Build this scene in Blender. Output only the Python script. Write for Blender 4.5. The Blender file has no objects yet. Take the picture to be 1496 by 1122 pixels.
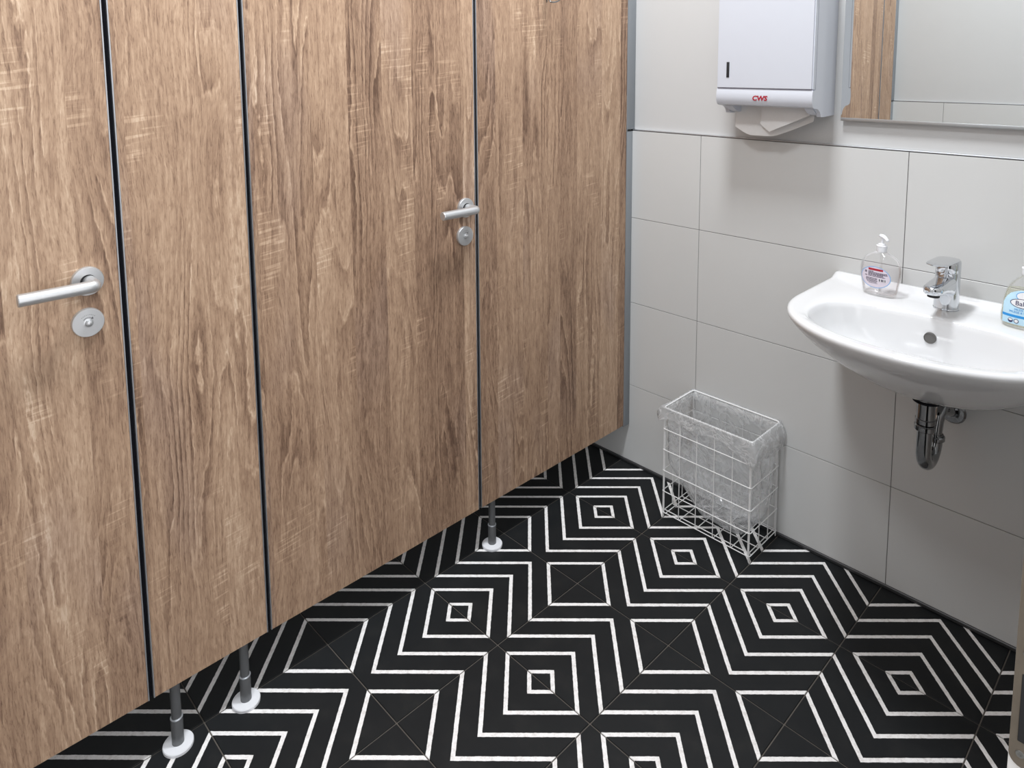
import bpy, bmesh, math, random
from mathutils import Vector, Matrix, noise

random.seed(7)
D = bpy.data
S = bpy.context.scene
COL = S.collection

# ------------------------------------------------------------------ camera, world, light, exposure
cam_data = D.cameras.new('camera')
cam = D.objects.new('camera', cam_data)
COL.objects.link(cam)
cam.matrix_world = Matrix(((0.7013, -0.0755, 0.7089, 1.2933),
                           (0.7129, 0.0809, -0.6966, -1.9422),
                           (-0.0048, 0.9939, 0.1106, 1.4167),
                           (0, 0, 0, 1)))
cam_data.sensor_width = 36.0
cam_data.lens = 36.0 * 1038.2 / 1496.0
cam_data.shift_x = (748 - 766.9) / 1496.0
cam_data.shift_y = (209.5 - 561) / 1496.0
cam_data.clip_start = 0.01
S.camera = cam

world = D.worlds.new('world')
S.world = world
world.use_nodes = True
world.node_tree.nodes['Background'].inputs[0].default_value = (0.80, 0.80, 0.82, 1)
world.node_tree.nodes['Background'].inputs[1].default_value = 1.6


def area(name, loc, sx, sy, power, col):
    l = D.lights.new(name, 'AREA')
    l.shape = 'RECTANGLE'
    l.size, l.size_y = sx, sy
    l.energy = power
    l.color = col
    o = D.objects.new(name, l)
    COL.objects.link(o)
    o.location = loc
    return o


CEIL = 2.90
area('ceiling_panel_light', (0.42, -0.74, CEIL - 0.02), 0.24, 0.34, 27, (0.94, 0.97, 1.0))
area('ceiling_panel_light', (0.42, -1.90, CEIL - 0.02), 0.24, 0.34, 15, (0.94, 0.97, 1.0))
S.view_settings.view_transform = 'Standard'
S.view_settings.look = 'None'
S.view_settings.gamma = 1.0
S.view_settings.use_curve_mapping = False
S.view_settings.exposure = 0.62
S.cycles.sample_clamp_indirect = 6.0


# ------------------------------------------------------------------ node helper and materials
class NT:
    def __init__(self, name):
        self.m = D.materials.new(name)
        self.m.use_nodes = True
        self.t = self.m.node_tree
        self.t.nodes.clear()
        self.out = self.t.nodes.new('ShaderNodeOutputMaterial')

    def n(self, typ, ins=None, **props):
        nd = self.t.nodes.new('ShaderNode' + typ)
        for k, v in props.items():
            setattr(nd, k, v)
        for k, v in (ins or {}).items():
            s = nd.inputs[k]
            if isinstance(v, bpy.types.NodeSocket):
                self.t.links.new(v, s)
            elif isinstance(v, bpy.types.Node):
                self.t.links.new(v.outputs[0], s)
            else:
                s.default_value = v
        return nd

    def math(self, op, a, b=0.0, c=0.0, clamp=False):
        nd = self.n('Math', {0: a, 1: b, 2: c}, operation=op)
        nd.use_clamp = clamp
        return nd.outputs[0]

    def mix(self, f, a, b, mode='MIX'):
        nd = self.n('Mix', data_type='RGBA', blend_type=mode)
        for s, v in ((nd.inputs[0], f), (nd.inputs[6], a), (nd.inputs[7], b)):
            if isinstance(v, bpy.types.NodeSocket):
                self.t.links.new(v, s)
            else:
                s.default_value = v
        return nd.outputs[2]

    def comb(self, x, y, z=0.0):
        return self.n('CombineXYZ', {0: x, 1: y, 2: z}).outputs[0]

    def noise(self, vec, scale=1.0, detail=2.0, rough=0.5, dist=0.0):
        nd = self.n('TexNoise', {'Vector': vec, 'Scale': scale, 'Detail': detail, 'Roughness': rough, 'Distortion': dist})
        return nd.outputs[0]

    def ramp(self, f, stops):
        nd = self.n('ValToRGB', {0: f})
        el = nd.color_ramp.elements
        while len(el) < len(stops):
            el.new(0.5)
        for e, (p, c) in zip(el, stops):
            e.position = p
            e.color = c if len(c) == 4 else (*c, 1)
        return nd.outputs[0]

    def step(self, x, lo, hi):
        return self.n('MapRange', {0: x, 1: lo, 2: hi, 3: 0.0, 4: 1.0}, interpolation_type='SMOOTHSTEP').outputs[0]

    def finish(self, shader):
        self.t.links.new(shader.outputs[0], self.out.inputs[0])
        return self.m


def plain(name, col, rough=0.5, metal=0.0, spec=0.5, vary=0.04, vscale=30, bump=0.0, coat=0.0):
    t = NT(name)
    tc = t.n('TexCoord').outputs['Object']
    n = t.noise(tc, vscale, 4)
    c = t.mix(n, tuple(x * (1 - vary) for x in col) + (1,), tuple(min(1, x * (1 + vary)) for x in col) + (1,))
    ins = {'Base Color': c, 'Roughness': rough, 'Metallic': metal, 'Specular IOR Level': spec, 'Coat Weight': coat}
    if bump:
        ins['Normal'] = t.n('Bump', {'Strength': bump, 'Distance': 0.001, 'Height': t.noise(tc, 400, 2)}).outputs[0]
    return t.finish(t.n('BsdfPrincipled', ins))


def wood(seed):
    t = NT('sawn_oak_laminate')
    tc = t.n('TexCoord').outputs['Object']
    sp = t.n('SeparateXYZ', {0: tc})
    h = t.math('ADD', sp.outputs[1], seed * 3.71)
    z = t.math('ADD', sp.outputs[2], seed * 1.93)
    x = sp.outputs[0]
    low = t.noise(t.comb(t.math('MULTIPLY', h, 5.0), t.math('MULTIPLY', z, 1.7)), 1, 2)
    hw = t.math('ADD', h, t.math('MULTIPLY', t.math('SUBTRACT', low, 0.5), 0.05))
    # planks of random width
    vo = t.n('TexVoronoi', {'W': t.math('ADD', t.math('MULTIPLY', h, 10.5), 40.0), 'Scale': 1.0, 'Randomness': 1.0}, voronoi_dimensions='1D')
    pr = t.n('SeparateColor', {0: vo.outputs['Color']})
    r1, r2, r3 = pr.outputs[0], pr.outputs[1], pr.outputs[2]
    ph = t.math('ADD', hw, t.math('MULTIPLY', r1, 13.0))
    pz = t.math('ADD', z, t.math('MULTIPLY', r2, 17.0))
    # cathedral rings: contour lines of a vertically stretched field
    field = t.noise(t.comb(t.math('MULTIPLY', ph, 11.0), t.math('MULTIPLY', pz, 0.85)), 1, 1.5, 0.4)
    jag = t.noise(t.comb(t.math('MULTIPLY', ph, 90.0), t.math('MULTIPLY', pz, 30.0)), 1, 2)
    fr = t.math('FRACT', t.math('ADD', t.math('MULTIPLY', field, 15.0), t.math('MULTIPLY', jag, 0.55)))
    ring = t.math('MULTIPLY', t.step(fr, 0.35, 0.9), t.math('SUBTRACT', 1.0, t.step(fr, 0.93, 1.0)))
    lightline = t.math('MULTIPLY', t.step(fr, 0.0, 0.05), t.math('SUBTRACT', 1.0, t.step(fr, 0.06, 0.16)))
    # fibre, pores, mottling
    fib = t.noise(t.comb(t.math('MULTIPLY', hw, 230.0), t.math('MULTIPLY', pz, 9.0)), 1, 3, 0.6)
    streak = t.noise(t.comb(t.math('MULTIPLY', hw, 48.0), t.math('MULTIPLY', pz, 1.6)), 1, 4, 0.62)
    tilt = t.math('ADD', hw, t.math('MULTIPLY', t.math('SUBTRACT', low, 0.5), 0.03))
    pore = t.noise(t.comb(t.math('MULTIPLY', tilt, 420.0), t.math('MULTIPLY', pz, 42.0)), 1, 3.5, 0.7, 0.6)
    porem = t.math('SUBTRACT', 1.0, t.step(pore, 0.34, 0.52))
    curl = t.noise(t.comb(t.math('MULTIPLY', ph, 150.0), t.math('MULTIPLY', pz, 26.0)), 1, 3, 0.6, 1.0)
    mot = t.noise(t.comb(t.math('MULTIPLY', h, 9.0), t.math('MULTIPLY', pz, 2.6)), 1, 3)
    # saw marks
    wav = t.n('TexNoise', {'Vector': t.comb(t.math('MULTIPLY', h, 10.0), t.math('MULTIPLY', t.math('SUBTRACT', z, t.math('MULTIPLY', h, 0.10)), 150.0)), 'Scale': 1.0, 'Detail': 1.0}).outputs[0]
    sawm = t.noise(t.comb(t.math('MULTIPLY', ph, 10.0), t.math('MULTIPLY', pz, 4.5)), 1, 1.0)
    saw = t.math('MULTIPLY', t.step(wav, 0.53, 0.66), t.step(sawm, 0.56, 0.70))
    # tone value
    v = t.math('MULTIPLY', t.math('SUBTRACT', r3, 0.5), 0.32)
    v = t.math('ADD', v, 0.595)
    v = t.math('ADD', v, t.math('MULTIPLY', t.math('SUBTRACT', streak, 0.5), 0.58))
    v = t.math('ADD', v, t.math('MULTIPLY', t.math('SUBTRACT', fib, 0.5), 0.62))
    v = t.math('ADD', v, t.math('MULTIPLY', t.math('SUBTRACT', mot, 0.5), 0.40))
    rmask = t.step(t.noise(t.comb(t.math('MULTIPLY', ph, 8.0), t.math('MULTIPLY', pz, 1.6), 3.0), 1, 1), 0.42, 0.66)
    v = t.math('SUBTRACT', v, t.math('MULTIPLY', ring, t.math('ADD', 0.05, t.math('MULTIPLY', rmask, 0.26))))
    v = t.math('ADD', v, t.math('MULTIPLY', lightline, t.math('ADD', 0.03, t.math('MULTIPLY', rmask, 0.20))))
    v = t.math('SUBTRACT', v, t.math('MULTIPLY', porem, 0.26))
    v = t.math('ADD', v, t.math('MULTIPLY', t.math('SUBTRACT', curl, 0.5), 0.62))
    v = t.math('ADD', v, t.math('MULTIPLY', saw, 0.26), clamp=True)
    c = t.ramp(v, [(0.0, (0.128, 0.072, 0.046)), (0.3, (0.262, 0.162, 0.106)), (0.6, (0.41, 0.270, 0.178)), (0.85, (0.54, 0.378, 0.260)), (1.0, (0.65, 0.49, 0.355))])
    grey = t.step(t.noise(t.comb(t.math('MULTIPLY', ph, 6.0), t.math('MULTIPLY', pz, 2.0), 5.0), 1, 1), 0.52, 0.75)
    c = t.mix(t.math('MULTIPLY', grey, 0.45), c, t.mix(1.0, c, (0.86, 0.90, 1.04, 1), 'MULTIPLY'))
    b = t.n('Bump', {'Strength': 0.25, 'Distance': 0.0006, 'Height': t.math('SUBTRACT', fib, t.math('MULTIPLY', porem, 0.6))}).outputs[0]
    return t.finish(t.n('BsdfPrincipled', {'Base Color': c, 'Roughness': 0.48, 'Specular IOR Level': 0.35, 'Normal': b}))


TILE = 0.29593


def floor_tile_mat():
    t = NT('patterned_cement_tile')
    tc = t.n('TexCoord').outputs['Object']
    sp = t.n('SeparateXYZ', {0: tc})
    wob = t.math('MULTIPLY', t.math('SUBTRACT', t.noise(tc, 90, 3), 0.5), 0.010)
    oi = t.n('ObjectInfo').outputs['Random']
    f = t.math('ADD', t.math('DIVIDE', t.math('ABSOLUTE', sp.outputs[0]), TILE), t.math('SUBTRACT', 0.5, t.math('DIVIDE', sp.outputs[1], TILE)))
    f = t.math('ADD', f, wob)
    d = t.math('ABSOLUTE', t.math('SUBTRACT', t.math('FRACT', t.math('ADD', t.math('DIVIDE', t.math('SUBTRACT', f, 0.1285), 0.25), 0.5)), 0.5))
    line = t.math('MULTIPLY', t.math('SUBTRACT', 1.0, t.step(d, 0.082, 0.100)), t.math('LESS_THAN', f, 1.25))
    big = t.noise(t.n('VectorMath', {0: tc, 1: t.comb(t.math('MULTIPLY', oi, 30.0), 0.0)}, operation='ADD').outputs[0], 14, 5, 0.6)
    fine = t.noise(tc, 320, 3, 0.7)
    spk = t.step(t.noise(tc, 150, 2, 0.5), 0.76, 0.80)
    blk = t.mix(t.step(big, 0.45, 0.85), (0.0062, 0.0074, 0.0086, 1), (0.014, 0.0145, 0.0145, 1))
    blk = t.mix(t.math('MULTIPLY', spk, 0.35), blk, (0.10, 0.095, 0.09, 1))
    wht = t.mix(t.step(t.noise(tc, 60, 5, 0.7), 0.42, 0.75), (0.86, 0.85, 0.845, 1), (0.64, 0.61, 0.59, 1))
    wht = t.mix(t.math('MULTIPLY', t.step(fine, 0.5, 0.72), 0.3), wht, (0.42, 0.39, 0.37, 1))
    c = t.mix(line, blk, wht)
    rg = t.math('ADD', 0.46, t.math('MULTIPLY', big, 0.2))
    b = t.n('Bump', {'Strength': 0.12, 'Distance': 0.0008, 'Height': t.math('ADD', fine, big)}).outputs[0]
    return t.finish(t.n('BsdfPrincipled', {'Base Color': c, 'Roughness': rg, 'Specular IOR Level': 0.28, 'Normal': b}))


def clear(name, tint, white=0.0, gloss=0.12, rough=0.05, wrinkle=0.0, wscale=60, glint=0.0, ior=1.45, edge=0.5):
    t = NT(name)
    tc = t.n('TexCoord').outputs['Object']
    nrm = {}
    if wrinkle:
        h = t.noise(tc, wscale, 4, 0.55, 1.2)
        nrm = {'Normal': t.n('Bump', {'Strength': wrinkle, 'Distance': 0.006, 'Height': h}).outputs[0]}
    tr = t.n('BsdfTransparent', {0: (*tint, 1)})
    gl = t.n('BsdfGlossy', {'Color': (1, 1, 1, 1), 'Roughness': rough, **nrm})
    fr = t.n('Fresnel', {'IOR': ior, **nrm})
    f = t.math('ADD', t.math('MULTIPLY', fr.outputs[0], edge), gloss, clamp=True)
    base = tr
    if white:
        df = t.n('BsdfDiffuse', {0: (0.88, 0.89, 0.90, 1), **nrm})
        tl = t.n('BsdfTranslucent', {0: (0.88, 0.89, 0.90, 1), **nrm})
        wb = t.n('MixShader', {0: 0.4, 1: df, 2: tl})
        w = white
        if glint:  # whiter streaks along noise ridges: wrinkle highlights painted into the film
            vn = t.noise(tc, wscale * 0.55, 3, 0.6, 1.8)
            rid = t.math('SUBTRACT', 1.0, t.step(t.math('ABSOLUTE', t.math('SUBTRACT', vn, 0.5)), 0.0, 0.06))
            w = t.math('ADD', white, t.math('MULTIPLY', rid, glint), clamp=True)
        base = t.n('MixShader', {0: w, 1: tr, 2: wb})
    return t.finish(t.n('MixShader', {0: f, 1: base, 2: gl}))


M = {}
M['plaster'] = plain('white_plaster', (0.535, 0.535, 0.532), 0.75, vary=0.015, vscale=12, bump=0.06)
M['tile_white'] = plain('satin_white_tile', (0.58, 0.583, 0.577), 0.30, vary=0.015, vscale=8, bump=0.02)
M['grout_grey'] = plain('grey_grout', (0.17, 0.165, 0.16), 0.9, vary=0.1, vscale=80)
M['grout_dark'] = plain('dark_floor_grout', (0.105, 0.092, 0.080), 0.9, vary=0.25, vscale=60)
M['skirt'] = plain('dark_grey_silicone', (0.035, 0.035, 0.037), 0.45, vary=0.1)
M['floor_tile'] = floor_tile_mat()
M['alu'] = plain('anodised_aluminium', (0.55, 0.57, 0.60), 0.35, 0.9, vary=0.03, vscale=50)
M['alu_grey'] = plain('grey_aluminium_channel', (0.27, 0.29, 0.31), 0.42, 0.35, vary=0.03, vscale=40)
M['handle_alu'] = plain('satin_silver_handle', (0.60, 0.61, 0.62), 0.36, 0.75, vary=0.02, vscale=60)
M['rubber'] = plain('black_rubber_seal', (0.006, 0.006, 0.009), 0.8, spec=0.12)
M['dark'] = plain('dark_recess', (0.012, 0.012, 0.013), 0.8)
M['leg_grey'] = plain('grey_steel_tube', (0.16, 0.165, 0.17), 0.38, 0.5, vary=0.05)
M['white_plastic'] = plain('white_plastic', (0.78, 0.79, 0.82), 0.3, vary=0.01)
M['disp_white'] = plain('cool_white_plastic', (0.545, 0.565, 0.62), 0.32, vary=0.01)
M['wire_white'] = plain('white_coated_wire', (0.80, 0.80, 0.80), 0.3, vary=0.03, vscale=120)
M['ceramic'] = plain('white_glazed_ceramic', (0.68, 0.682, 0.69), 0.10, vary=0.008, coat=0.4)
M['chrome'] = plain('polished_chrome', (0.66, 0.68, 0.71), 0.06, 1.0, vary=0.01)
M['chrome_dark'] = plain('dark_chrome_pipe', (0.30, 0.305, 0.31), 0.08, 1.0, vary=0.05)
M['joint_violet'] = plain('shaded_cover_joint', (0.22, 0.22, 0.29), 0.5)
M['screw'] = plain('dull_screw_steel', (0.20, 0.20, 0.19), 0.4, 0.6)
M['hole'] = plain('shaded_overflow_tube', (0.11, 0.105, 0.10), 0.6)
M['mirror'] = plain('mirror_glass', (0.80, 0.82, 0.82), 0.0, 1.0, vary=0.0)
M['mirror_edge'] = plain('grey_mirror_rail', (0.42, 0.43, 0.44), 0.35, 0.7)
M['paper'] = plain('white_paper_towel', (0.70, 0.69, 0.68), 0.95, vary=0.03, vscale=200, bump=0.2)
M['red'] = plain('red_print', (0.36, 0.010, 0.030), 0.4)
M['navy'] = plain('dark_blue_print', (0.03, 0.025, 0.10), 0.5)
M['cyan'] = plain('bright_blue_print', (0.02, 0.27, 0.66), 0.4)
M['lightblue'] = plain('pale_blue_label', (0.50, 0.72, 0.86), 0.4, vary=0.12, vscale=40)
M['label_white'] = plain('white_label', (0.80, 0.80, 0.82), 0.4)
M['label_lilac'] = plain('pale_lilac_label', (0.66, 0.60, 0.68), 0.4, vary=0.03)
M['label_blue'] = plain('blue_label_rim', (0.25, 0.42, 0.70), 0.4)
M['ink'] = plain('dark_ink', (0.06, 0.05, 0.09), 0.5)
M['ink_grey'] = plain('grey_engraving', (0.10, 0.10, 0.105), 0.5)
M['plate'] = plain('worn_brown_steel_plate', (0.16, 0.135, 0.105), 0.5, 0.45, vary=0.15, vscale=90)
M['frame_white'] = plain('white_lacquered_frame', (0.72, 0.71, 0.69), 0.4)
M['bag'] = clear('clear_plastic_film', (0.97, 0.975, 0.98), white=0.27, gloss=0.06, rough=0.22, wrinkle=0.6, wscale=13, glint=0.20, ior=1.3, edge=0.25)
M['bag_cuff'] = clear('folded_plastic_film', (0.97, 0.975, 0.98), white=0.34, gloss=0.07, rough=0.20, wrinkle=1.0, wscale=30, glint=0.42, ior=1.3, edge=0.25)
M['clear'] = clear('clear_bottle_plastic', (0.99, 0.99, 0.99), white=0.025, gloss=0.012, rough=0.04, ior=1.28)
M['gel'] = clear('clear_soap_gel', (0.985, 0.972, 0.976), white=0.05, gloss=0.0, rough=0.05, ior=1.2)
M['gel_yellow'] = clear('yellowish_soap', (0.95, 0.945, 0.86), white=0.10, gloss=0.0, rough=0.05, ior=1.2)
for i in range(5):
    M['wood%d' % i] = wood(i + 1)


# ------------------------------------------------------------------ mesh helpers
class MB:
    """collects shapes in world coordinates and links them as ONE mesh object"""

    def __init__(self):
        self.bm = bmesh.new()

    def box(self, x0, x1, y0, y1, z0, z1, bev=0.0, seg=2, rot=None):
        b = bmesh.new()
        bmesh.ops.create_cube(b, size=1.0)
        for v in b.verts:
            v.co = Vector(((x0 + x1) / 2 + v.co.x * (x1 - x0), (y0 + y1) / 2 + v.co.y * (y1 - y0), (z0 + z1) / 2 + v.co.z * (z1 - z0)))
        if bev:
            bmesh.ops.bevel(b, geom=b.edges[:], offset=bev, segments=seg, affect='EDGES', profile=0.5)
        if rot:
            for v in b.verts:
                v.co = rot @ v.co
        self._add(b)
        return self

    def _add(self, b):
        me = D.meshes.new('tmp')
        b.to_mesh(me)
        b.free()
        self.bm.from_mesh(me)
        D.meshes.remove(me)

    def ring_loft(self, rings, cap0=True, cap1=True, closed=True):
        vs = [[self.bm.verts.new(p) for p in r] for r in rings]
        n = len(rings[0])
        for a, b in zip(vs, vs[1:]):
            for i in range(n if closed else n - 1):
                j = (i + 1) % n
                try:
                    self.bm.faces.new((a[i], a[j], b[j], b[i]))
                except ValueError:
                    pass
        if cap0:
            self.bm.faces.new(list(reversed(vs[0])))
        if cap1:
            self.bm.faces.new(vs[-1])
        return self

    def lathe(self, prof, c, axis='Z', n=32, cap0=True, cap1=True):
        rings = []
        c = Vector(c)
        for r, h in prof:
            ring = []
            for i in range(n):
                a = 2 * math.pi * i / n
                u, w = r * math.cos(a), r * math.sin(a)
                if axis == 'Z':
                    p = Vector((u, w, h))
                elif axis == 'X':
                    p = Vector((h, u, w))
                else:
                    p = Vector((w, h, u))
                ring.append(c + p)
            rings.append(ring)
        return self.ring_loft(rings, cap0, cap1)

    def tube(self, pts, r, n=10, closed=False, rads=None):
        pts = [Vector(p) for p in pts]
        m = len(pts)
        tang = []
        for i in range(m):
            a = pts[i - 1] if (i > 0 or closed) else pts[i]
            b = pts[(i + 1) % m] if (i < m - 1 or closed) else pts[i]
            tang.append((b - a).normalized())
        t0 = tang[0]
        up = Vector((0, 0, 1)) if abs(t0.z) < 0.9 else Vector((1, 0, 0))
        nrm = (up - t0 * up.dot(t0)).normalized()
        rings = []
        for i in range(m):
            t = tang[i]
            nrm = (nrm - t * nrm.dot(t)).normalized()
            bi = t.cross(nrm)
            rr = rads[i] if rads else r
            rings.append([pts[i] + (nrm * math.cos(2 * math.pi * k / n) + bi * math.sin(2 * math.pi * k / n)) * rr for k in range(n)])
        if closed:
            rings.append(rings[0])
            self.ring_loft(rings, False, False)
            bmesh.ops.remove_doubles(self.bm, verts=self.bm.verts[:], dist=1e-7)
        else:
            self.ring_loft(rings)
        return self

    def prism(self, poly, fn, a, b):
        """extrude 2-D polygon; fn(u, v, w) -> point"""
        return self.ring_loft([[fn(u, v, a) for u, v in poly], [fn(u, v, b) for u, v in poly]])

    def face(self, pts):
        self.bm.faces.new([self.bm.verts.new(p) for p in pts])
        return self

    def build(self, name, mat, parent=None, at=None, sharp=32, smooth=True):
        bmesh.ops.recalc_face_normals(self.bm, faces=self.bm.faces[:])
        o0 = world_loc(parent) if parent else (Vector(at) if at else Vector((0, 0, 0)))
        bmesh.ops.translate(self.bm, verts=self.bm.verts[:], vec=-o0)
        me = D.meshes.new(name)
        self.bm.to_mesh(me)
        self.bm.free()
        if smooth:
            me.polygons.foreach_set('use_smooth', [True] * len(me.polygons))
            me.set_sharp_from_angle(angle=math.radians(sharp))
        me.materials.append(mat)
        o = D.objects.new(name, me)
        COL.objects.link(o)
        if parent:
            o.parent = parent
        else:
            o.location = o0
        return o


def world_loc(o):
    p = Vector((0, 0, 0))
    while o:
        p += o.location
        o = o.parent
    return p


def tag(o, label, cat, group=None):
    o['label'] = label
    o['category'] = cat
    if group:
        o['group'] = group
    return o


def thing(name, label, cat, loc, group=None):
    o = D.objects.new(name, None)
    o.empty_display_size = 0.05
    COL.objects.link(o)
    o.location = loc
    return tag(o, label, cat, group)


def struct(o):
    o['kind'] = 'structure'
    return o


def arc(c, r, a0, a1, n, f):
    return [f(c[0] + r * math.cos(math.radians(a0 + (a1 - a0) * i / n)), c[1] + r * math.sin(math.radians(a0 + (a1 - a0) * i / n))) for i in range(n + 1)]


def fillet(pts, r, n=6):
    """round the corners of a 3-D polyline"""
    pts = [Vector(p) for p in pts]
    out = [pts[0]]
    for a, b, c in zip(pts, pts[1:], pts[2:]):
        d1, d2 = (a - b), (c - b)
        rr = min(r, d1.length * 0.49, d2.length * 0.49)
        p, q = b + d1.normalized() * rr, b + d2.normalized() * rr
        for i in range(n + 1):
            s = i / n
            out.append(p * (1 - s) ** 2 + b * 2 * s * (1 - s) + q * s * s)
    out.append(pts[-1])
    return out


def text_mb(body, size, fn, shear=0.0, depth=0.0004, align='CENTER', bold=0.0):
    """flat lettering as mesh; fn(u, v, w) maps letter space to a world point"""
    cu = D.curves.new('txt', 'FONT')
    cu.body = body
    cu.size = size
    cu.shear = shear
    cu.offset = bold
    cu.align_x = align
    cu.align_y = 'CENTER'
    cu.resolution_u = 3
    cu.extrude = depth / 2
    ob = D.objects.new('txt', cu)
    COL.objects.link(ob)
    bpy.context.view_layer.update()
    me = D.meshes.new_from_object(ob.evaluated_get(bpy.context.evaluated_depsgraph_get()))
    D.objects.remove(ob)
    mb = MB()
    for v in me.vertices:
        v.co = fn(v.co.x, v.co.y, v.co.z)
    mb.bm.from_mesh(me)
    D.meshes.remove(me)
    return mb


# ------------------------------------------------------------------ room shell
XP = -0.163          # front face of the cubicle partition
XL = -1.40           # rear of the cubicles
XR = 1.200           # right wall
YR = -2.52           # wall behind the camera
JY = -1.320          # jamb of the doorway in the right wall
ZT = 1.1919          # top of the wall tiles
X1 = 0.1026          # a vertical joint of the back wall tiles
U0, V0 = -0.19424, 0.28163

fl = struct(MB().box(XL - 0.1, XR + 1.3, YR - 0.1, 0.112, -0.12, -0.0022).build('floor', M['grout_dark'], smooth=False))
full_tile = None
for iu in range(-4, 5):
    for iv in range(-1, 8):
        xa, xb = U0 + iu * TILE, U0 + (iu + 1) * TILE
        yb, ya = -V0 - iv * TILE, -V0 - (iv + 1) * TILE
        cx, cy = (xa + xb) / 2, (ya + yb) / 2
        g = 0.0014
        x0, x1 = max(xa + g, XL + 0.004), min(xb - g, XR - 0.004)
        y0, y1 = max(ya + g, YR + 0.004), min(yb - g, -0.0012)
        if x1 - x0 < 0.01 or y1 - y0 < 0.01:
            continue
        flip = iv % 2 != 0
        fullp = (x1 - x0) > TILE - 3 * g and (y1 - y0) > TILE - 3 * g
        if fullp and full_tile:
            o = D.objects.new('floor_tile', full_tile)
            COL.objects.link(o)
        else:
            mb = MB().box(x0 - cx, x1 - cx, y0 - cy, y1 - cy, -0.009, 0.0, 0.0008, 1)
            if flip:
                bmesh.ops.rotate(mb.bm, verts=mb.bm.verts[:], cent=(0, 0, 0), matrix=Matrix.Rotation(math.pi, 3, 'Z'))
            o = mb.build('floor_tile', M['floor_tile'], smooth=False)
            if fullp:
                full_tile = o.data
        o.parent = fl
        o.location = (cx, cy, 0)
        if flip:
            o.rotation_euler = (0, 0, math.pi)

struct(MB().box(XL - 0.1, XR + 0.2, YR - 0.1, 0.112, CEIL, CEIL + 0.1).build('ceiling', M['plaster'], smooth=False))
struct(MB().box(XL - 0.1, XL, YR - 0.1, 0.112, -0.0022, CEIL).build('wall_left', M['plaster'], smooth=False))


def tiled_wall(name, body, along, cuts, face, sign, lo, hi):
    """plaster wall with a layer of tiles; along = axis of the tile columns, face = coordinate of the tile faces, sign = direction into the room"""
    w = struct(body.build(name, M['plaster'], smooth=False))

    def bx(mb, a0, a1, d0, d1, z0, z1, bev=0.0):
        d0, d1 = sorted((face + sign * d0, face + sign * d1))
        if along == 'x':
            return mb.box(a0, a1, d0, d1, z0, z1, bev, 1)
        return mb.box(d0, d1, a0, a1, z0, z1, bev, 1)
    bx(MB(), lo, hi, -0.0118, -0.0018, 0.002, ZT + 0.0008).build('grout', M['grout_grey'], w, smooth=False)
    rows = [(0.0105, ZT - 0.9)] + [(ZT - 0.3 * k, ZT - 0.3 * (k - 1)) for k in (3, 2, 1)]
    edges = [lo] + [c for c in cuts if lo + 0.01 < c < hi - 0.01] + [hi]
    for (a0, a1) in zip(edges, edges[1:]):
        for z0, z1 in rows:
            bx(MB(), a0 + 0.0009, a1 - 0.0009, -0.0115, 0.0, z0 + 0.0009, z1 - 0.0009, 0.0005).build('wall_tile', M['tile_white'], w, smooth=False)
    return w, bx


wb, bxb = tiled_wall('wall_back', MB().box(XL, XR + 0.2, 0.0118, 0.112, -0.0022, CEIL), 'x', [X1 - 0.6, X1, X1 + 0.6], 0.0, -1, -1.3, XR - 0.001)
wr, bxr = tiled_wall('wall_rear', MB().box(XL, XR + 0.2, YR - 0.112, YR - 0.0118, -0.0022, CEIL), 'x', [X1 - 0.6, X1, X1 + 0.6], YR, 1, -1.3, XR - 0.001)
mb = MB().box(XR + 0.0118, XR + 0.2, JY + 0.03, 0.0118, -0.0022, CEIL)
mb.box(XR + 0.0118, XR + 0.2, YR - 0.0118, -2.30, -0.0022, CEIL)
mb.box(XR + 0.0118, XR + 0.2, -2.30, JY + 0.03, 2.1, CEIL)
tiled_wall('wall_right', mb, 'y', [-0.6, -1.2], XR, -1, JY + 0.062, -0.002)
# metal edge strip over the tiles, dark sealing strip at their foot
for nm, bx in (('trim_1', bxb), ('trim_2', bxr)):
    t1 = struct(bx(MB(), -1.3, XR - 0.001, -0.0116, 0.0004, ZT + 0.0016, ZT + 0.0042, 0.0006).build(nm, M['alu']))
    bx(MB(), -1.3, XR - 0.001, -0.0116, -0.0006, ZT + 0.0008, ZT + 0.0016).build('dark_joint', M['skirt'], t1, smooth=False)  # dark grout line between tile tops and metal strip
    if nm == 'trim_1':
        bx(MB(), XP - 0.004, XP + 0.0025, -0.0116, 0.0012, ZT - 0.001, ZT + 0.0050, 0.0004).build('end_cap', M['dark'], t1)
struct(bxb(MB(), -1.3, XR - 0.001, -0.011, 0.004, 0.0003, 0.0112, 0.002).build('baseboard_back', M['skirt']))
struct(bxr(MB(), -1.3, XR - 0.001, -0.011, 0.004, 0.0003, 0.0112, 0.002).build('baseboard_rear', M['skirt']))

# doorway the photograph is taken through: steel frame with strike plate
dr = MB()
XJ = 1.1996
dr.box(XJ, XR + 0.205, JY, JY + 0.030, 0.0, 2.07, 0.0006)
dr.box(XJ - 0.0001, XJ + 0.012, JY + 0.0004, JY + 0.060, 0.0, 2.13, 0.0006)
dr.box(XJ, XR + 0.205, -2.30, -2.27, 0.0, 2.07, 0.002)
dr.box(XJ - 0.001, XJ + 0.012, -2.33, -2.27, 0.0, 2.13, 0.003)
dr.box(XJ, XR + 0.205, -2.30, JY + 0.03, 2.07, 2.10, 0.002)
dr.box(XJ - 0.001, XJ + 0.012, -2.33, JY + 0.06, 2.07, 2.13, 0.003)
door1 = struct(dr.build('door_1', M['frame_white']))
px0, px1, pz0, pz1 = 1.2000, 1.2264, 0.8715, 1.100
mb = MB()
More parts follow.
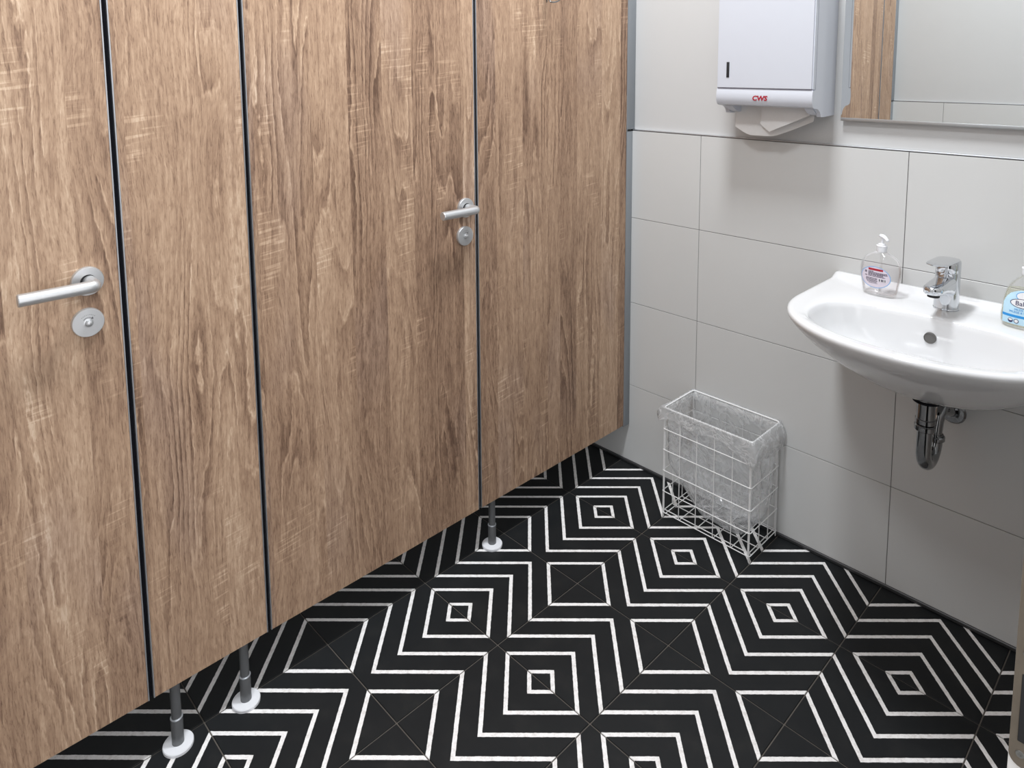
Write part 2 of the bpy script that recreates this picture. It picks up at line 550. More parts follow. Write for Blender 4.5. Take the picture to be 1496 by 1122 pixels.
# strike plate with two openings: built from strips round the openings
poly = []
for cx, cz, a0 in ((px1 - 0.006, pz0 + 0.006, -90), (px1 - 0.006, pz1 - 0.006, 0), (px0 + 0.008, pz1 - 0.008, 90), (px0 + 0.009, pz0 + 0.009, 180)):
    rr = 0.006 if cx > 1.21 else (0.008 if cz > 1 else 0.009)
    for i in range(6):
        a = math.radians(a0 + 90 * i / 5)
        poly.append((cx + rr * math.cos(a), cz + rr * math.sin(a)))
sp_ = MB().prism(poly, lambda u, v, w: Vector((u, w, v)), JY - 0.0022, JY - 0.0002).build('strike_plate', M['plate'], door1)
for z0, z1 in ((0.893, 0.9495), (0.9845, 1.040)):
    MB().box(px0 + 0.0052, px1 - 0.004, JY - 0.0030, JY - 0.0020, z0, z1, 0.0006).build('bolt_opening', M['dark'], sp_)
for z in (0.8825, 0.9665, 1.072):
    s_ = MB().lathe([(0.0030, -0.0023), (0.0028, -0.0029), (0.0012, -0.0029), (0.0010, -0.0020)], (px0 + 0.0075, JY, z), 'Y', 16)
    s_.build('screw', M['screw'], sp_)


# ------------------------------------------------------------------ toilet cubicle front
PZ0, PZ1, PT = 0.150, 2.03, 0.028


def leaf(root, ya, yb, woodmat, name):
    """wood-look board between y = ya and yb with slim aluminium edges"""
    MB().box(XP - PT, XP, ya + 0.0022, yb - 0.0022, PZ0, PZ1, 0.0006, 1).build(name, woodmat, root)
    for a, b in ((ya, ya + 0.0022), (yb - 0.0022, yb)):
        MB().box(XP - PT, XP + 0.0003, a, b, PZ0, PZ1).build('edge_strip', M['alu'], root, smooth=False)


def seal(root, y, w):
    MB().box(XP - PT + 0.002, XP - 0.0065, y - w, y + w, PZ0 + 0.001, PZ1 - 0.001).build('rubber_seal', M['rubber'], root, smooth=False)


def support_leg(root, y):
    x = -0.1785
    lg = MB().lathe([(0.0098, 0.006), (0.0098, PZ0 + 0.004)], (x, y, 0), 'Z', 20).build('support_leg', M['leg_grey'], root)
    MB().lathe([(0.0118, 0.0085), (0.0118, 0.064), (0.0112, 0.066), (0.0098, 0.0662)], (x, y, 0), 'Z', 24).build('sleeve', M['leg_grey'], lg)
    MB().lathe([(0.0120, 0.0652), (0.0124, 0.0662), (0.0124, 0.0672), (0.0100, 0.0680)], (x, y, 0), 'Z', 24).build('collar', M['alu'], lg)
    MB().lathe([(0.0300, 0.0006), (0.0300, 0.0060), (0.0288, 0.0078), (0.0140, 0.0088)], (x, y, 0), 'Z', 36).build('base_plate', M['white_plastic'], lg)


def lever_set(root, y, z):
    """round rose with lever handle, and turn rosette below"""
    mb = MB().lathe([(0.0265, 0.0), (0.0265, 0.0062), (0.0255, 0.0078), (0.0135, 0.0086)], (XP, y, z), 'X', 40)
    hd = mb.build('door_handle', M['handle_alu'], root)
    MB().lathe([(0.0128, 0.0080), (0.0128, 0.0092)], (XP, y, z), 'X', 32).build('rose_joint', M['dark'], hd)
    r = 0.0110
    X = XP + 0.048
    pts = fillet([(XP + 0.006, y + 0.002, z), (X, y + 0.002, z), (X, y - 0.02, z)], 0.009, 7) + [Vector((X, y - 0.1110, z)), Vector((X, y - 0.1125, z))]
    rads = [r] * (len(pts) - 1) + [r * 0.9]
    MB().tube(pts, r, 24, rads=rads).build('lever', M['handle_alu'], hd)
    zz = z - 0.0765
    yy = y - 0.004
    rs = MB().lathe([(0.0265, 0.0), (0.0265, 0.0062), (0.0255, 0.0078), (0.0075, 0.0080)], (XP, yy, zz), 'X', 40).build('lock_rosette', M['handle_alu'], root)
    MB().lathe([(0.0080, 0.0078), (0.0080, 0.0090), (0.0062, 0.0094), (0.0060, 0.0110), (0.0045, 0.0150), (0.0018, 0.0165)], (XP, yy, zz), 'X', 24).build('release_pin', M['handle_alu'], rs)
    mk = MB()
    mk.tube(arc((yy, zz), 0.0100, 140, 45, 8, lambda a, b: Vector((XP + 0.0081, a, b))), 0.0005, 5)
    mk.tube([(XP + 0.0081, yy + 0.0068, zz + 0.0100), (XP + 0.0081, yy + 0.0076, zz + 0.0064), (XP + 0.0081, yy + 0.0046, zz + 0.0072)], 0.0007, 5)
    for k in range(9):
        a = math.radians(132 - k * 10.5)
        mk.tube([(XP + 0.0081, yy + 0.0150 * math.cos(a) - 0.0007, zz + 0.0150 * math.sin(a)), (XP + 0.0081, yy + 0.0150 * math.cos(a) + 0.0007, zz + 0.0150 * math.sin(a) + 0.0004)], 0.00035, 4)
    mk.build('engraved_arrow', M['ink_grey'], rs)


GD = 'oak-look doors of the toilet cubicles'
GP = 'oak-look partition panels of the cubicle front'
yA, yB, yC, yE = -0.0300, -0.6973, -1.3250, -1.5717

end = thing('partition_panel', 'oak-look end panel of the cubicle front, touching the tiled wall by the bin', 'panel', (XP, (yA + yB) / 2, 0), GP)
leaf(end, yB + 0.0042, yA, M['wood0'], 'board')
ch = MB()
ch.box(XP - PT - 0.003, XP + 0.0018, -0.0330, -0.0302, PZ0 - 0.004, PZ1)
ch.box(XP - PT - 0.003, XP + 0.0018, -0.0304, -0.0004, PZ0 - 0.004, ZT - 0.002, 0.0008)
ch.box(XP - PT - 0.003, XP + 0.0018, -0.0304, 0.0114, ZT + 0.0052, PZ1, 0.0008)
ch.build('wall_channel', M['alu_grey'], end)
seal(end, yB, 0.0044)
support_leg(end, -0.6400)

d2 = thing('cubicle_door', 'oak-look cubicle door with silver lever, second from the left, between two plain panels', 'door', (XP, (yB + yC) / 2, 0), GD)
leaf(d2, yC + 0.0040, yB - 0.0042, M['wood1'], 'door_leaf')
lever_set(d2, -0.7395, 1.0345)

mid = thing('partition_panel', 'narrow oak-look panel standing on two feet between the two cubicle doors', 'panel', (XP, (yC + yE) / 2, 0), GP)
leaf(mid, yE + 0.0042, yC - 0.0040, M['wood2'], 'board')
seal(mid, yC, 0.0042)
seal(mid, yE, 0.0044)
support_leg(mid, -1.3795)
support_leg(mid, -1.5240)

yF = -2.300
d1 = thing('cubicle_door', 'oak-look cubicle door with silver lever at the left edge, nearest the camera', 'door', (XP, (yE + yF) / 2, 0), GD)
leaf(d1, yF + 0.0042, yE - 0.0042, M['wood3'], 'door_leaf')
lever_set(d1, -1.6300, 1.0295)

far = thing('partition_panel', 'narrow oak-look panel seen only in the mirror, at the opposite wall', 'panel', (XP, (yF + YR) / 2, 0), GP)
leaf(far, YR + 0.030, yF - 0.0042, M['wood4'], 'board')
seal(far, yF, 0.0044)
ch = MB()
ch.box(XP - PT - 0.003, XP + 0.0018, YR + 0.0004, YR + 0.0304, PZ0 - 0.004, ZT - 0.002, 0.0008)
ch.box(XP - PT - 0.003, XP + 0.0018, YR - 0.0114, YR + 0.0304, ZT + 0.0052, PZ1, 0.0008)
ch.build('wall_channel', M['alu_grey'], far)
support_leg(far, -2.36)

# coat hook on the end panel, only its lower prongs in view
hk = thing('coat_hook', 'chrome double coat hook cut off by the top edge, on the oak-look end panel', 'hook', (XP, -0.425, 1.625))
MB().box(XP, XP + 0.004, -0.437, -0.413, 1.612, 1.660, 0.0018).build('back_plate', M['chrome'], hk)
for pts_ in (((XP + 0.003, -0.430, 1.630), (XP + 0.028, -0.450, 1.596), (XP + 0.043, -0.4640, 1.5900), (XP + 0.049, -0.4700, 1.612)),
             ((XP + 0.003, -0.420, 1.630), (XP + 0.038, -0.446, 1.5925), (XP + 0.043, -0.4266, 1.5935), (XP + 0.045, -0.4090, 1.6010), (XP + 0.046, -0.3980, 1.630))):
    pts = fillet(pts_, 0.010, 5)
    p_ = MB().tube(pts, 0.0021, 12).build('prong', M['chrome_dark'], hk)
    MB().lathe([(0.0010, -0.0045), (0.0034, -0.0030), (0.0045, 0.0), (0.0034, 0.0030), (0.0010, 0.0045)], pts[-1], 'Z', 16).build('knob_end', M['chrome_dark'], p_)

# ------------------------------------------------------------------ washbasin
BX = 0.830           # centre of the basin
NR = 96


def dshape(W, yf, ym, n, yb, N=400):
    """outline: superellipse in front of ym, straight sides back to yb"""
    pts = []
    for i in range(N + 1):
        a = math.pi * i / N
        c, s = math.cos(a), math.sin(a)
        pts.append((BX + W * math.copysign(abs(c) ** (2 / n), c), ym + (yf - ym) * abs(s) ** (2 / n)))
    pts += [(BX - W, yb), (BX + W, yb)]
    return pts


def radial(poly, c, angs):
    out = []
    for a in angs:
        dx, dy = math.cos(a), math.sin(a)
        best = None
        for (x0, y0), (x1, y1) in zip(poly, poly[1:] + poly[:1]):
            ex, ey = x1 - x0, y1 - y0
            den = dx * ey - dy * ex
            if abs(den) < 1e-12:
                continue
            t = ((x0 - c[0]) * ey - (y0 - c[1]) * ex) / den
            u = ((x0 - c[0]) * dy - (y0 - c[1]) * dx) / den
            if t > 0 and -1e-9 <= u <= 1 + 1e-9 and (best is None or t > best):
                best = t
        best = best or 0.001
        out.append((c[0] + dx * best, c[1] + dy * best))
    return out


BC = (BX, -0.21)
WO = 0.293
cor = math.atan2(0.21, WO)
angs = sorted([2 * math.pi * i / NR for i in range(NR)] + [cor, math.pi - cor, cor + 0.02, math.pi - cor - 0.02])
rings = []


def bowl(W, yf, ym, n, yb, N=200):
    """outline of the inner bowl: rounded in front and at its back corners"""
    pts = dshape(W, yf, ym, n, yb, N)[:-2]
    for i in range(1, N):
        a = math.pi * i / N
        c, q_ = -math.cos(a), math.sin(a)
        pts.append((BX + W * math.copysign(abs(c) ** (2 / 3.0), c), ym + (yb - ym) * abs(q_) ** (2 / 3.0)))
    return pts


def ring(W, yf, ym, n, yb, z, zback=None, inner=False):
    r = radial((bowl if inner else dshape)(W, yf, ym, n, yb), BC, angs)
    out = []
    for x, y in r:
        zz = z
        if zback is not None and y > -0.034:
            k = min(1, (y + 0.034) / 0.008)
            zz = z + (zback - z) * k
        out.append(Vector((x, y, zz)))
    rings.append(out)


ring(0.031, -0.231, -0.20, 2.0, -0.169, 0.6545)
ring(0.033, -0.234, -0.20, 2.0, -0.168, 0.6680)
ring(0.070, -0.258, -0.20, 2.0, -0.13, 0.6700)
ring(0.110, -0.285, -0.20, 2.1, -0.07, 0.6790)
ring(0.152, -0.314, -0.21, 2.15, -0.03, 0.6940)
ring(0.188, -0.348, -0.21, 2.2, -0.0006, 0.7150)
ring(0.220, -0.387, -0.22, 2.2, -0.0006, 0.7420)
ring(0.251, -0.430, -0.23, 2.2, -0.0006, 0.7740)
ring(0.277, -0.467, -0.24, 2.2, -0.0006, 0.8070)
ring(0.2915, -0.4855, -0.24, 2.2, -0.0006, 0.828, 0.8380)
ring(0.293, -0.487, -0.24, 2.2, -0.0006, 0.8345, 0.8460)
ring(0.2912, -0.4852, -0.24, 2.2, -0.0012, 0.8395, 0.8500)
ring(0.287, -0.481, -0.24, 2.2, -0.004, 0.8420, 0.8515)
ring(0.281, -0.475, -0.24, 2.2, -0.020, 0.8425, 0.8515)
ring(0.276, -0.471, -0.24, 2.2, -0.0290, 0.8420, 0.8425)
ring(0.250, -0.461, -0.25, 2.35, -0.10, 0.8412)
ring(0.234, -0.452, -0.30, 2.4, -0.176, 0.8405, inner=True)
ring(0.229, -0.447, -0.30, 2.4, -0.181, 0.8390, inner=True)
ring(0.225, -0.443, -0.30, 2.4, -0.1845, 0.8350, inner=True)
ring(0.221, -0.438, -0.30, 2.4, -0.187, 0.825, inner=True)
ring(0.210, -0.416, -0.295, 2.4, -0.190, 0.793, inner=True)
ring(0.188, -0.385, -0.285, 2.3, -0.193, 0.767, inner=True)
ring(0.155, -0.345, -0.270, 2.2, -0.196, 0.747, inner=True)
ring(0.105, -0.300, -0.245, 2.1, -0.198, 0.735, inner=True)
ring(0.050, -0.250, -0.222, 2.0, -0.199, 0.730, inner=True)
ring(0.008, -0.218, -0.210, 2.0, -0.203, 0.728, inner=True)
sink = thing('washbasin', 'white ceramic washbasin hung on the tiled wall below the mirror', 'washbasin', (BX, -0.0, 0.845))
mb = MB().ring_loft(rings)
mb.build('basin', M['ceramic'], sink, sharp=55)
# overflow opening in the rear slope of the bowl
ov = MB().lathe([(0.0128, -0.0060), (0.0128, 0.0020), (0.0122, 0.0025), (0.0114, 0.0022), (0.0111, 0.0010)], (0, 0, 0), 'Y', 28, False, True)
q = Matrix.Translation((0.826, -0.1925, 0.7925)) @ Matrix.Rotation(math.pi, 4, 'Z')
bmesh.ops.transform(ov.bm, matrix=q, verts=ov.bm.verts[:])
ov.build('overflow_opening', M['hole'], sink)
MB().lathe([(0.021, 0.7285), (0.021, 0.7325), (0.019, 0.7340), (0.004, 0.7350)], (BX, -0.215, 0), 'Z', 28).build('plug', M['chrome'], sink)

# faucet
FX, FY, FZ = 0.831, -0.100, 0.8411
fc = thing('faucet', 'chrome single-lever mixer faucet on the washbasin ledge between two soap bottles', 'faucet', (FX, FY, FZ))
mb = MB().lathe([(0.0272, FZ), (0.0272, FZ + 0.003), (0.0262, FZ + 0.004), (0.0262, FZ + 0.0885), (0.0250, FZ + 0.0900)], (FX, FY, 0), 'Z', 48)
mb.build('body', M['chrome'], fc)
rg = []
for k, (y, w, zt, zb) in enumerate(((-0.100, 0.0225, 0.086, 0.030), (-0.125, 0.0225, 0.084, 0.036), (-0.150, 0.0225, 0.082, 0.046), (-0.180, 0.0222, 0.0805, 0.054), (-0.205, 0.0210, 0.0795, 0.0575), (-0.218, 0.0170, 0.0785, 0.0585), (-0.224, 0.0110, 0.0770, 0.0600), (-0.226, 0.0050, 0.0745, 0.0630))):
    ring_ = []
    hz = (zt - zb) / 2
    for i in range(28):
        a = 2 * math.pi * i / 28
        c, s = math.cos(a), math.sin(a)
        ring_.append(Vector((FX + w * math.copysign(abs(c) ** 0.6, c), y, FZ + (zt + zb) / 2 + hz * math.copysign(abs(s) ** 0.6, s))))
    rg.append(ring_)
MB().ring_loft(rg).build('spout', M['chrome'], fc, sharp=50)
ar = MB().lathe([(0.0125, 0.0525), (0.0125, 0.0590)], (FX, -0.204, FZ), 'Z', 28).build('aerator', M['dark'], fc)
mb = MB().lathe([(0.0245, FZ + 0.0895), (0.0258, FZ + 0.0905), (0.0262, FZ + 0.0925), (0.0262, FZ + 0.1120), (0.0255, FZ + 0.1160), (0.0235, FZ + 0.1180), (0.0150, FZ + 0.1190)], (FX, FY, 0), 'Z', 48)
lv = mb.build('lever_cap', M['chrome'], fc)
rg = []
for y, w, z, th in ((-0.0770, 0.0120, 0.1165, 0.0022), (-0.0850, 0.0200, 0.1175, 0.0026), (-0.1000, 0.0245, 0.1188, 0.0030), (-0.1300, 0.0250, 0.1205, 0.0030), (-0.1550, 0.0245, 0.1222, 0.0028), (-0.1800, 0.0235, 0.1240, 0.0026), (-0.1980, 0.0210, 0.1252, 0.0024), (-0.2090, 0.0160, 0.1258, 0.0020), (-0.2130, 0.0090, 0.1258, 0.0014)):
    ring_ = []
    for i in range(24):
        a = 2 * math.pi * i / 24
        c, s = math.cos(a), math.sin(a)
        ring_.append(Vector((FX + w * math.copysign(abs(c) ** 0.8, c), y, FZ + z + th * math.copysign(abs(s) ** 0.6, s))))
    rg.append(ring_)
MB().ring_loft(rg).build('lever_blade', M['chrome'], lv, sharp=45)
MB().lathe([(0.0251, FZ + 0.0890), (0.0251, FZ + 0.0908)], (FX, FY, 0), 'Z', 40).build('seam_ring', M['dark'], fc)

# drain trap under the basin
tr = thing('drain_trap', 'chrome bottle-neck drain pipe with U bend under the washbasin', 'drain pipe', (BX, -0.20, 0.49))
TX, TY, TB = 0.829, -0.200, -0.112
MB().lathe([(0.0290, 0.646), (0.0305, 0.6495), (0.0300, 0.6530), (0.020, 0.6540)], (TX, TY, 0), 'Z', 36).build('flange_seal', M['rubber'], tr)
MB().lathe([(0.0195, 0.594), (0.0195, 0.6470)], (TX, TY, 0), 'Z', 36).build('tailpiece', M['chrome_dark'], tr)
for z, r in ((0.6000, 0.0215), (0.5840, 0.0225)):
    MB().lathe([(r - 0.003, z - 0.008), (r, z - 0.0055), (r, z + 0.0045), (r - 0.0030, z + 0.007)], (TX, TY, 0), 'Z', 36).build('union_nut', M['chrome_dark'], tr)
rb = (TY - TB) / 2
yc = (TY + TB) / 2
ub = [(TX, TY, 0.590), (TX, TY, 0.560)] + [Vector((TX, yc + rb * math.cos(math.radians(a)) * 1.0, 0.530 + abs(rb) * math.sin(math.radians(a)))) for a in range(0, -181, -15)][0:0]
for i in range(0, 17):
    a = math.pi * i / 16
    ub.append((TX, yc - abs(rb) * math.cos(a), 0.5260 - abs(rb) * 1.02 * math.sin(a)))
ub += [(TX, TB, 0.535)]
MB().tube(ub, 0.0162, 22).build('u_bend', M['chrome_dark'], tr, sharp=60)
MB().lathe([(0.0185, 0.5185), (0.0205, 0.5205), (0.0205, 0.5285), (0.0185, 0.5310)], (TX, TB, 0), 'Z', 32).build('union_nut', M['chrome_dark'], tr)
wp = fillet([(TX, TB, 0.528), (TX + 0.002, TB + 0.006, 0.580), (TX + 0.006, TB + 0.048, 0.606), (TX + 0.008, -0.045, 0.570), (TX + 0.008, -0.0010, 0.5520)], 0.028, 7)
MB().tube(wp, 0.0135, 20).build('wall_pipe', M['chrome_dark'], tr, sharp=60)
MB().lathe([(0.0290, -0.0012), (0.0290, -0.0040), (0.0250, -0.0085), (0.0150, -0.0100)], (TX + 0.008, 0, 0.551), 'Y', 36).build('wall_rosette', M['chrome_dark'], tr)


# ------------------------------------------------------------------ soap bottles
def bottle(root, prof, c, rot, mats, n=44, e=2.6):
    """oval-section bottle body; returns a function surface point (u across, z) on its front"""
    R_ = Matrix.Rotation(rot, 3, 'Z')
    c = Vector(c)

    def pt(w, d, a, z):
        cc, ss = math.cos(a), math.sin(a)
        return c + R_ @ Vector((w * math.copysign(abs(cc) ** (2 / e), cc), d * math.copysign(abs(ss) ** (2 / e), ss), z))
    mb = MB().ring_loft([[pt(w, d, 2 * math.pi * i / n, z) for i in range(n)] for w, d, z in prof])
    body = mb.build('bottle_body', mats, root, sharp=50)

    def interp(z):
        for (w0, d0, z0), (w1, d1, z1) in zip(prof, prof[1:]):
            if z0 <= z <= z1:
                k = (z - z0) / max(1e-9, z1 - z0)
                return w0 + (w1 - w0) * k, d0 + (d1 - d0) * k
        return prof[-1][:2]

    def surf(u, z, off=0.0005):
        w, d = interp(z)
        k = max(0.0, 1 - abs(min(0.999, abs(u) / w)) ** e) ** (1 / e)
        return c + R_ @ Vector((u, -(d * k + off), z))
    return body, surf, c, R_


def patch(surf, f, off, res=30, umin=-0.05, umax=0.05, zmin=0.0, zmax=0.1):
    """curved label: cells of the front surface where f(u, z) says yes, its edge snapped by fine cells"""
    mb = MB()
    cache = {}

    def vert(i, j):
        if (i, j) not in cache:
            u, z = umin + (umax - umin) * i / res, zmin + (zmax - zmin) * j / res
            cache[(i, j)] = mb.bm.verts.new(surf(u, z, off))
        return cache[(i, j)]
    for i in range(res):
        for j in range(res):
            if f(umin + (umax - umin) * (i + 0.5) / res, zmin + (zmax - zmin) * (j + 0.5) / res):
                mb.bm.faces.new((vert(i, j), vert(i + 1, j), vert(i + 1, j + 1), vert(i, j + 1)))
    return mb


def oval(surf, cu, cz, a, b, off, a_in=0.0, b_in=0.0, n=40, rows=6):
    rings_ = []
    for k in range(rows + 1):
        s = k / rows
        ra, rb_ = a_in + (a - a_in) * s, b_in + (b - b_in) * s
        rings_.append([surf(cu + ra * math.cos(2 * math.pi * i / n), cz + rb_ * math.sin(2 * math.pi * i / n), off) for i in range(n)])
    if a_in == 0:
        rings_ = rings_[1:]
        return MB().ring_loft(rings_, True, False)
    return MB().ring_loft(rings_, False, False)


def strip(mb, surf, u0, u1, z0, z1, off, n=6):
    lo = [mb.bm.verts.new(surf(u0 + (u1 - u0) * i / n, z0, off)) for i in range(n + 1)]
    hi = [mb.bm.verts.new(surf(u0 + (u1 - u0) * i / n, z1, off)) for i in range(n + 1)]
    for i in range(n):
        mb.bm.faces.new((lo[i], lo[i + 1], hi[i + 1], hi[i]))


def pump(root, c, z0, ang, mat):
    x, y, _ = c
    col = MB().lathe([(0.0118, z0), (0.0122, z0 + 0.001), (0.0122, z0 + 0.013), (0.0128, z0 + 0.0135), (0.0128, z0 + 0.016), (0.0090, z0 + 0.0172), (0.0088, z0 + 0.0200), (0.0035, z0 + 0.0215)], (x, y, 0), 'Z', 30).build('pump_collar', mat, root)
    MB().lathe([(0.0034, z0 + 0.021), (0.0034, z0 + 0.036)], (x, y, 0), 'Z', 14).build('pump_stem', mat, col)
    dx, dy = math.cos(ang), math.sin(ang)
    rg_ = []
    for s, w, zt, zb in ((-0.0095, 0.0025, 0.0405, 0.0375), (-0.0075, 0.0052, 0.0430, 0.0350), (-0.001, 0.0066, 0.0440, 0.0340), (0.008, 0.0058, 0.0425, 0.0345), (0.017, 0.0042, 0.0385, 0.0330), (0.023, 0.0032, 0.0350, 0.0295), (0.0235, 0.0016, 0.0335, 0.0305)):
        r_ = []
        for i in range(16):
            a = 2 * math.pi * i / 16
            cw, sw = w * math.cos(a), (zt - zb) / 2 * math.sin(a)
            r_.append(Vector((x + dx * s - dy * cw, y + dy * s + dx * cw, z0 + (zt + zb) / 2 + sw)))
        rg_.append(r_)
    MB().ring_loft(rg_).build('pump_nozzle', mat, col, sharp=60)


LZ = 0.8413
b1 = thing('soap_bottle', 'clear pump soap bottle with oval lilac label, left of the faucet', 'bottle', (0.684, -0.103, LZ))
P1 = [(0.0330, 0.0185, 0.0), (0.0385, 0.0225, 0.0025), (0.0400, 0.0240, 0.008), (0.0430, 0.0255, 0.025), (0.0465, 0.0265, 0.045), (0.0480, 0.0270, 0.062), (0.0470, 0.0265, 0.075), (0.0430, 0.0245, 0.087), (0.0360, 0.0215, 0.096), (0.0250, 0.0165, 0.103), (0.0150, 0.0120, 0.1075), (0.0105, 0.0105, 0.110), (0.0105, 0.0105, 0.113)]
body1, sf1, c1, R1 = bottle(b1, P1, (0.684, -0.103, LZ), math.radians(-4), M['clear'])
G1 = [(w * 0.955, d * 0.93, z) for w, d, z in P1 if z < 0.08]
G1[0] = (0.031, 0.0165, 0.003)
G1 = [g for g in G1 if g[2] != 0.0025]
mb = MB().ring_loft([[c1 + R1 @ Vector((w * math.copysign(abs(math.cos(a)) ** (2 / 2.6), math.cos(a)), d * math.copysign(abs(math.sin(a)) ** (2 / 2.6), math.sin(a)), z)) for a in [2 * math.pi * i / 44 for i in range(44)]] for w, d, z in G1])
mb.build('liquid_soap', M['gel'], body1, sharp=50)
MB().lathe([(0.0022, LZ + 0.008), (0.0022, LZ + 0.112)], (c1.x, c1.y, 0), 'Z', 10).build('dip_tube', M['clear'], body1)
lab = oval(sf1, -0.002, 0.0485, 0.0355, 0.0265, 0.0006).build('label', M['label_lilac'], b1, sharp=80)
oval(sf1, -0.002, 0.0485, 0.0362, 0.0272, 0.0008, 0.0343, 0.0254, rows=1).build('label_rim', M['label_blue'], lab)
mb = MB()
strip(mb, sf1, -0.0185, 0.0165, 0.0655, 0.0705, 0.0009)
mb.build('red_bar', M['red'], lab)
mb = MB()
rnd = random.Random(3)
for row, (z, ua, ub_, h) in enumerate(((0.0620, -0.0185, -0.006, 0.0016), (0.0592, -0.0185, 0.026, 0.0018), (0.0562, -0.0185, 0.027, 0.0020), (0.0532, -0.0185, 0.018, 0.0020), (0.0500, -0.0185, 0.022, 0.0018), (0.0452, -0.024, 0.004, 0.0012), (0.0428, -0.024, 0.004, 0.0012), (0.0404, -0.024, 0.003, 0.0012), (0.0380, -0.023, 0.004, 0.0012), (0.0356, -0.021, 0.003, 0.0012), (0.0328, -0.017, 0.004, 0.0010))):
    u = ua
    while u < ub_:
        w = rnd.uniform(0.0018, 0.005)
        strip(mb, sf1, u, min(u + w, ub_), z, z + h, 0.0009, 2)
        u += w + rnd.uniform(0.0004, 0.0012)
for u in (-0.0275, -0.0255, -0.0235):
    strip(mb, sf1, u, u + 0.0013, 0.0575, 0.0630, 0.0009, 1)
for z in (0.0500, 0.0515):
    strip(mb, sf1, -0.027, -0.021, z, z + 0.0008, 0.0009, 1)
mb.build('label_print', M['ink'], lab)
mb = MB()
strip(mb, sf1, 0.0068, 0.0240, 0.0395, 0.0470, 0.0009)
mb.build('barcode_field', M['label_white'], lab)
mb = MB()
for u, w in ((0.0078, 0.0020), (0.0104, 0.0008), (0.0130, 0.0030), (0.0165, 0.0012), (0.0185, 0.0010), (0.0210, 0.0020)):
    strip(mb, sf1, u, u + w, 0.0403, 0.0462, 0.0012, 1)
mb.build('barcode', M['ink'], lab)
pump(b1, (c1.x, c1.y, 0), LZ + 0.109, math.radians(-40), M['white_plastic'])

b2 = thing('soap_bottle', 'yellowish soap bottle with blue and white label, cut off by the right edge', 'bottle', (0.989, -0.117, LZ))
P2 = [(0.0380, 0.0215, 0.0), (0.0435, 0.0255, 0.003), (0.0460, 0.0275, 0.010), (0.0465, 0.0280, 0.022), (0.0450, 0.0275, 0.045), (0.0420, 0.0260, 0.065), (0.0370, 0.0235, 0.083), (0.0290, 0.0195, 0.098), (0.0200, 0.0150, 0.108), (0.0130, 0.0120, 0.113), (0.0120, 0.0120, 0.119)]
body2, sf2, c2, R2 = bottle(b2, P2, (0.989, -0.117, LZ), math.radians(-2), M['clear'], e=2.4)
G2 = [(w * 0.955, d * 0.93, z) for w, d, z in P2 if z < 0.09 and z != 0.003]
G2[0] = (0.036, 0.019, 0.003)
mb = MB().ring_loft([[c2 + R2 @ Vector((w * math.copysign(abs(math.cos(a)) ** (2 / 2.4), math.cos(a)), d * math.copysign(abs(math.sin(a)) ** (2 / 2.4), math.sin(a)), z)) for a in [2 * math.pi * i / 44 for i in range(44)]] for w, d, z in G2])
mb.build('liquid_soap', M['gel_yellow'], body2, sharp=50)


def in_label2(u, z):
    hw = 0.0385 if z < 0.045 else 0.0385 * math.sqrt(max(0, 1 - ((z - 0.045) / 0.041) ** 2))
    return abs(u) < hw and 0.010 < z


lab2 = patch(sf2, in_label2, 0.0006, 64, -0.042, 0.042, 0.009, 0.087).build('label', M['lightblue'], b2, sharp=80)
oval(sf2, 0.004, 0.0735, 0.017, 0.0095, 0.0009).build('label_droplet', M['label_white'], lab2)
oval(sf2, 0.004, 0.0735, 0.0182, 0.0107, 0.0008, 0.0166, 0.0092, rows=1).build('droplet_rim', M['cyan'], lab2)
oval(sf2, 0.0, 0.0580, 0.0240, 0.0098, 0.0010).build('logo_field', M['label_white'], lab2)
oval(sf2, 0.0, 0.0580, 0.0245, 0.0102, 0.0011, 0.0230, 0.0090, rows=1).build('logo_rim', M['navy'], lab2)
text_mb('Balea', 0.0140, lambda u, v, w: sf2(u, 0.0575 + v, 0.0014 + w * 0.2)).build('logo_lettering', M['navy'], lab2, smooth=False)
text_mb('MILDE SEIFE', 0.0060, lambda u, v, w: sf2(u, 0.0435 + v, 0.0011 + w * 0.2)).build('label_lettering', M['cyan'], lab2, smooth=False)
text_mb('PFLEGE & SCHUTZ', 0.0060, lambda u, v, w: sf2(u, 0.0375 + v, 0.0011 + w * 0.2)).build('label_lettering', M['cyan'], lab2, smooth=False)
mb = MB()
strip(mb, sf2, -0.0385, 0.0385, 0.0255, 0.0310, 0.0009, 16)
mb.build('blue_band', M['cyan'], lab2)
for u in (-0.0215, -0.0105):
    oval(sf2, u, 0.0178, 0.0049, 0.0049, 0.0009, rows=3, n=24).build('round_symbol', M['navy'], lab2)
    oval(sf2, u, 0.0180 if u > -0.015 else 0.0195, 0.0036, 0.0036 if u > -0.015 else 0.0022, 0.0011, rows=2, n=20).build('symbol_centre', M['label_white'], lab2)
pump(b2, (c2.x, c2.y, 0), LZ + 0.1165, math.radians(-75), M['white_plastic'])

# ------------------------------------------------------------------ mirror
mi = thing('mirror', 'frameless wall mirror with thin grey bottom rail, above the washbasin', 'mirror', (0.83, 0, 1.268))
MX0, MX1, MZ0, MZ1 = 0.5305, 1.135, 1.2675, 2.05
MB().box(MX0 + 0.002, MX1 - 0.002, -0.0020, 0.0116, MZ0 + 0.002, MZ1).build('backing', M['mirror_edge'], mi, smooth=False)
MB().box(MX0, MX1, -0.0045, -0.0005, MZ0 + 0.003, MZ1, 0.0004, 1).build('glass', M['mirror'], mi, smooth=False)
MB().box(MX0, MX1, -0.0058, 0.0060, MZ0 - 0.005, MZ0 + 0.0036, 0.0008, 2).build('bottom_rail', M['mirror_edge'], mi)

